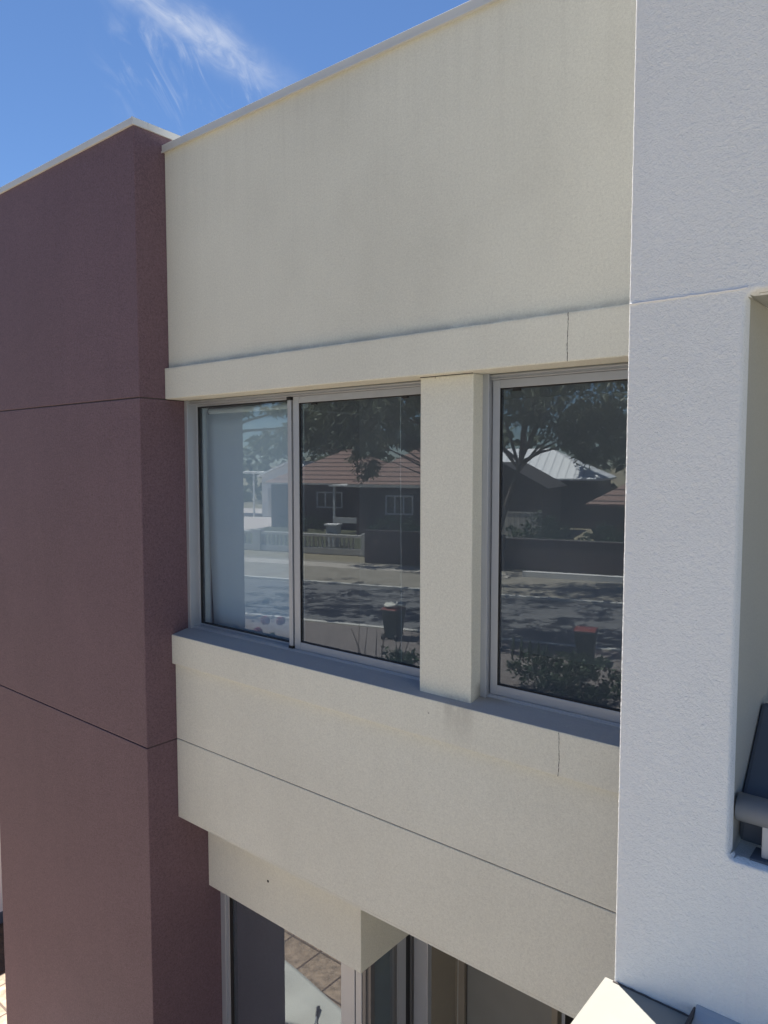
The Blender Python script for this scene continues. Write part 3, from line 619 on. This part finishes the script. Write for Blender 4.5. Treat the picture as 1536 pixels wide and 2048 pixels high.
tree('gum_tree', W(14.2, -1.5, 0), [W(14.2, -1.6, 3), W(14.3, -1.8, 5.5), W(14.4, -2.0, 6.6)],
     [(cw(15, -2.2, 9.4), (2.8, 3, 1.7)), (cw(19.5, -4.6, 10.8), (3.4, 3.2, 1.3))], 'gum tree on the near verge right of the bin, hidden by the balcony wall', 0.2, 4600, 14, G1)
tree('gum_tree', W(64, -37.0, 0), [W(64, -37, 4), W(64, -36.6, 7)], [(cw(64, -39.5, 9.6), (3.6, 3.4, 2.6)), (cw(65, -33.5, 9.8), (4.0, 3.4, 2.4)), (cw(63, -43.5, 8.2), (2.8, 2.6, 1.9))],
     'tall gum tree behind the white shed reflected in the left pane', 0.35, 4800, 15, 'trees behind the houses', ln=0.6, wd=0.14)
tree('gum_tree', W(60, -7.0, 0), [W(60, -7, 4), W(60, -6.8, 7)], [(cw(60, -6.5, 8.2), (3.6, 3.2, 2.2)), (cw(61, -11, 9.6), (2.8, 2.6, 1.6))],
     'dense tree behind the red roof reflected in the right window', 0.3, 4200, 16, 'trees behind the houses', ln=0.6, wd=0.14)
tree('gum_tree', W(30.5, -12.9, 0.05), [W(30.5, -13.0, 2.5), W(30.5, -13.4, 4.6)], [(cw(30.5, -18.4, 8.6), (2.2, 2.2, 1.4)), (cw(30.5, -15.4, 9.0), (2.4, 2.2, 1.4)), (cw(30.5, -21.2, 7.7), (1.7, 1.7, 1.3)), (cw(30.5, -18.7, 6.4), (0.9, 0.9, 1.5)), (cw(30.5, -16.2, 7.4), (1.1, 0.9, 0.7))],
     'leafy gum tree before the red roofed house, behind the dark fence', 0.15, 6000, 17, G1)
b = MB(); rr = random.Random(40)
for k in range(46):
    tt = -150 + k * 4.6; hh_ = rr.uniform(7, 12)
    leaves(b, cw(86 + rr.uniform(-3, 3), tt, hh_ * 0.5), (3.4, 3.0, hh_ * 0.55), 260, 1.3, 0.5, rr, droop=0.2, clump=20, shell=0.3)
o = b.build('tree_line', M_leaf, None, recalc=False); o['kind'] = 'stuff'; tag(o, 'far row of trees along the skyline behind the houses', 'trees')

def bush(base, rad, n, label, seed, name='shrub', ln=0.12, wd=0.035, mat=None):
    rr = random.Random(seed); t = empty(name, base, label, 'shrub'); b = MB()
    for k in range(9):
        a = rr.uniform(0, 2 * pi); b.tube([Vector(base), Vector(base) + Vector((cos(a) * rad[0] * .4, sin(a) * rad[1] * .4, rad[2] * 1.1))], [0.025, 0.008], 5)
    b.build('stem', M_bark, t); b = MB()
    leaves(b, (base[0], base[1], base[2] + rad[2] * 0.98), rad, n, ln, wd, rr, droop=-0.2, clump=24, shell=0.25)
    b.build('foliage', mat or M_leaf2, t, recalc=False); return t
hd = bush((-7.9, -10.55, 0.004), (1.65, 0.7, 0.52), 4200, 'dense dark shrub below the bin reflected in the right window', 21)
for k in range(5):
    b = MB(); x = -9.35 + 0.24 * k; b.tube([(x, -10.3, 0.7), (x + .03, -10.32, 1.1), (x + .02, -10.33, 1.35 - 0.03 * k)], [0.02, 0.05, 0.012], 7); b.build('flower_spike', M_leaf2, hd)
bush(W(36.5, -10.2, 0.06), (1.9, 1.2, 1.4), 1500, 'rounded green shrub behind the brick fence, left of the red roof', 22, ln=0.25, wd=0.09)
bush(W(36, -6.6, 0.06), (1.8, 1.2, 1.1), 1300, 'low green shrub under the red hipped roof reflected at right', 23, ln=0.25, wd=0.09)
bush(W(45, -31, 0.4), (2.6, 0.9, 0.65), 900, 'low garden shrub in front of the red roofed house porch', 24, ln=0.25, wd=0.09)
bush(W(42.5, -22.0, 0.4), (2.6, 0.9, 0.75), 900, 'low garden shrub under the wing window of the red roofed house', 25, ln=0.25, wd=0.09)
rs_ = bush((-13.75, -5.95, 0.004), (0.42, 0.36, 0.75), 1100, 'flowering shrub with two red blooms reflected in the left pane', 26, 'flowering_shrub', ln=0.13, wd=0.045)
rr = random.Random(5)
for (dx, dy, dz) in ((-0.12, 0.0, 1.78), (0.32, -0.12, 1.80), (-0.30, 0.1, 1.48)):
    b = MB()
    for k in range(60):
        a, e = rr.uniform(0, 2 * pi), rr.uniform(-0.4, 1.5); d = Vector((cos(a) * cos(e), sin(a) * cos(e), sin(e))); c_ = Vector((-13.95 + dx, -5.95 + dy, dz)) + d * 0.09
        s1 = d.cross(Vector((0, 0.3, 1))).normalized() * 0.05; s2 = d.cross(s1).normalized() * 0.05
        b.add([c_ - s1 - s2, c_ + s1 - s2 + d * .02, c_ + s1 + s2, c_ - s1 + s2 + d * .02], [(0, 1, 2, 3)])
    b.build('bloom', M_flower, rs_, recalc=False)
st_ = empty('stem_plant', (-11.9, -8.0, 0.004), 'spindly plant with bare upright stems below the bin in the middle pane', 'plant')
b = MB(); rr = random.Random(9)
for k in range(9):
    x = -12.7 + 0.24 * k; b.tube([(-11.9 + (x + 11.9) * .35, -8.0, 0), (x, -8.0 + rr.uniform(-.3, .3), 0.9 + rr.uniform(0, .25)), (x + (x + 11.9) * .25, -8.0, 1.35 + rr.uniform(0, .5))], [0.022, 0.016, 0.006], 5)
b.build('stem', M_bark, st_)
b = MB(); leaves(b, (-11.3, -8.1, 0.75), (0.7, 0.5, 0.45), 500, 0.16, 0.04, rr, droop=0.2, clump=20, shell=0.1); b.build('foliage', M_leaf2, st_, recalc=False)

# garden fences
bf = empty('balustrade_fence', W(35, -30, 0.05), 'low cast stone balustrade along the far garden', 'fence')
b = MB(); sbox(b, -44, -20.9, 34.8, 35.2, 0.04, 0.42); b.build('plinth', M_balu, bf)
b = MB(); sbox(b, -44, -20.9, 34.8, 35.2, 1.12, 1.28); b.build('top_rail', M_balu, bf)
for k in range(72):
    tt = -43.6 + k * 0.31
    b = MB(); x, y, _ = W(35, tt); b.tube([(x, y, .42), (x, y, .55), (x, y, .72), (x, y, .9), (x, y, 1.12)], [.07, .05, .10, .05, .07], 6); b.build('baluster', M_balu, bf)
for tt in (-44.3, -37, -28.6, -20.6):
    b = MB(); sbox(b, tt - .3, tt + .3, 34.7, 35.3, 0.04, 1.42); b.build('pillar', M_balu, bf, 0.02)
fd = empty('brick_fence', W(32.3, -15, 0.05), 'dark solid brick fence right of the stone balustrade', 'fence')
b = MB(); sbox(b, -19.5, -11.3, 32.2, 32.5, 0.02, 1.86); b.build('wall', M_brickd, fd)
b = MB(); sbox(b, -19.55, -11.28, 32.15, 32.55, 1.861, 1.93); b.build('coping', M_brickd, fd)
fd = empty('brick_fence', W(33.3, -3, 0.05), 'long dark brick fence across the road reflected in the right window', 'fence')
b = MB(); sbox(b, -13, 12, 33.0, 33.3, 0.02, 1.64); b.build('wall', M_brickd, fd)
b = MB(); sbox(b, -13, 12, 32.95, 33.35, 1.641, 1.71); b.build('coping', M_brickd, fd)
b = MB(); sbox(b, -9.9, -1.5, 30.4, 30.7, 0.03, 0.34); tag(b.build('low_wall', M_lwhite, None, 0.02, loc=W(30.5, -5, 0.05)), 'low white kerb wall before the dark brick fence', 'wall')
cf = empty('sheet_fence', W(40, -13, 0.05), 'pale ribbed metal fence standing behind the dark brick fence', 'fence')
b = MB(); sbox(b, -16.5, -10.9, 40, 40.06, 0.04, 2.6); b.build('sheet', M_corr, cf)
b = MB(); sbox(b, -16.5, -10.9, 39.97, 40.09, 2.601, 2.68); b.build('top_rail', M_balu, cf)
b = MB(); sbox(b, -25.2, -24.4, 38.2, 38.9, 0.05, 1.5); lb = empty('letterbox', W(38.5, -24.8, 0.05), 'white masonry letterbox pillar behind the dark fence', 'letterbox')
b.build('pillar', M_lwhite, lb, 0.03); b = MB(); sbox(b, -25.3, -24.3, 38.1, 39.0, 1.501, 1.62); b.build('cap', M_lwhite, lb, 0.02)
b = MB(); sbox(b, -24.95, -24.65, 38.185, 38.199, 1.0, 1.06); b.build('slot', M_black, lb)

def hip(mb, t0, t1, s0, s1, he, hr, ov=0.5):
    t0 -= ov; t1 += ov; s0 -= ov; s1 += ov; mb.M = SF; ft = 0.16
    if t1 - t0 >= s1 - s0: d = (s1 - s0) / 2; r = [(t0 + d, s0 + d, hr), (t1 - d, s0 + d, hr)]
    else: d = (t1 - t0) / 2; r = [(t0 + d, s0 + d, hr), (t0 + d, s1 - d, hr)]
    e = [(t0, s0, he), (t1, s0, he), (t1, s1, he), (t0, s1, he)]; lo = [(x, y, he - ft) for x, y, _ in e]
    vs = e + lo + r
    if t1 - t0 >= s1 - s0: tops = [(0, 1, 9, 8), (2, 3, 8, 9), (1, 2, 9), (3, 0, 8)]
    else: tops = [(0, 1, 8), (1, 2, 9, 8), (2, 3, 9), (3, 0, 8, 9)]
    mb.add(vs, tops + [(4, 5, 1, 0), (5, 6, 2, 1), (6, 7, 3, 2), (7, 4, 0, 3), (7, 6, 5, 4)])
    return mb
def swin(par, t0, t1, s, h0, h1, nm=3):
    b = MB(); f = 0.12; b.M = SF
    b.box(t0, t1, s - .08, s - .002, h1 - f, h1); b.box(t0, t1, s - .08, s - .002, h0, h0 + f)
    for k in range(nm + 1):
        x = t0 + (t1 - t0 - f) * k / nm; b.box(x, x + f, s - .08, s - .002, h0 + f, h1 - f)
    w_ = b.build('window', M_wpaint, par)
    b = MB(); sbox(b, t0 + .02, t1 - .02, s - .04, s - .01, h0 + .02, h1 - .02); b.build('pane', M_dglass, w_)
hh = empty('brick_house', W(52, -27, 0.05), 'dark brick house with a wide red tiled hip roof reflected in the middle pane', 'house')
b = MB(); sbox(b, -37, -27, 50, 60, 0, 4.0); sbox(b, -26.6, -17.8, 46, 58, 0, 4.05); b.build('wall', M_brickd, hh)
b = MB(); hip(b, -37, -26, 50, 60, 4.05, 7.0); b.build('roof', M_red, hh)
b = MB(); hip(b, -26.6, -17.8, 46, 58, 4.15, 7.4); b.build('roof', M_red, hh)
swin(hh, -32.3, -29.8, 50, 1.9, 3.3); swin(hh, -24.1, -21.8, 46, 1.8, 3.3)
for tt in (-29.2, -26.9): b = MB(); sbox(b, tt - .09, tt + .09, 47.2, 47.38, 0.05, 3.85); b.build('porch_post', M_wpaint, hh)
b = MB(); sbox(b, -29.3, -26.62, 47.15, 47.35, 0.9, 1.35); b.build('porch_wall', M_lwhite, hh)
b = MB(); sbox(b, -29.6, -26.62, 47.0, 49.98, 3.86, 3.98); b.build('porch_roof', M_wpaint, hh)
for (t0, t1, s_) in ((-37.5, -27.2, 49.42), (-27.1, -17.3, 45.42)):
    b = MB(); sbox(b, t0, t1, s_, s_ + 0.07, 3.9, 4.04 if s_ > 47 else 4.12); b.build('gutter', M_conc, hh)
hs = empty('white_shed', W(60, -41, 0.05), 'white gabled outbuilding reflected in the left pane', 'shed')
b = MB(); b.M = SF; b.prism([(-44.4, 0), (-37.6, 0), (-37.6, 4.4), (-41, 5.75), (-44.4, 4.4)], 'y', 60, 66); b.build('wall', M_lwhite, hs)
b = MB(); b.M = SF; b.prism([(-44.8, 4.30), (-41, 5.80), (-37.2, 4.30), (-37.2, 4.42), (-41, 5.95), (-44.8, 4.42)], 'y', 59.6, 66.3); b.build('roof', M_wroof, hs)
b = MB(); sbox(b, -43.6, -40, 59.93, 59.99, 0.06, 3.1); b.build('roller_door', M_balu, hs)
cp = empty('carport', W(60, -48, 0.05), 'flat white carport frame left of the white outbuilding', 'carport')
b = MB(); sbox(b, -53, -44.9, 59.5, 64, 4.65, 4.85); b.build('roof', M_lwhite, cp)
for tt in (-52.5, -49, -46.8, -45.2): b = MB(); sbox(b, tt - .07, tt + .07, 59.6, 59.74, 0.06, 4.649); b.build('post', M_wpaint, cp)
gt = empty('picket_gate', W(56, -39.1, 0.05), 'tall white picket gate beside the red roofed house', 'gate')
b = MB()
for k in range(7): sbox(b, -39.85 + k * .22, -39.72 + k * .22, 56, 56.04, 0.1, 3.2)
b.build('pickets', M_wpaint, gt); b = MB(); sbox(b, -39.9, -38.35, 56.041, 56.09, 0.6, 0.75); sbox(b, -39.9, -38.35, 56.041, 56.09, 2.5, 2.65); b.build('gate_rail', M_wpaint, gt)
hw = empty('metal_roofed_house', W(64, -17, 0.05), 'house with a bright white ribbed metal roof behind the forked tree', 'house')
b = MB(); sbox(b, -30, -10, 60, 70, 0, 4.3); b.build('wall', M_brickd, hw)
b = MB(); hip(b, -30, -10, 60, 70, 4.4, 7.15); b.build('roof', M_wroof, hw)
hg = empty('gabled_house', W(53, -16, 0.05), 'dark gabled house in front of the white metal roof', 'house')
b = MB(); b.M = SF; b.prism([(-19.2, 0), (-12.8, 0), (-12.8, 3.9), (-16, 5.6), (-19.2, 3.9)], 'y', 50, 58); b.build('wall', M_brickd, hg)
b = MB(); b.M = SF; b.prism([(-19.7, 3.70), (-16, 5.68), (-12.3, 3.70), (-12.3, 3.86), (-16, 5.86), (-19.7, 3.86)], 'y', 49.6, 58.3); b.build('roof', M_dkroof, hg)
hr_ = empty('red_roofed_house', W(48, -3, 0.05), 'dark brick house with a red hipped roof at the right edge of the right window', 'house')
b = MB(); sbox(b, -8.2, 4, 44, 53, 0, 3.0); b.build('wall', M_brickd, hr_)
b = MB(); hip(b, -8.2, 4, 44, 53, 3.1, 5.9); b.build('roof', M_red, hr_)
swin(hr_, -4, -1.8, 44, 1.1, 2.3)
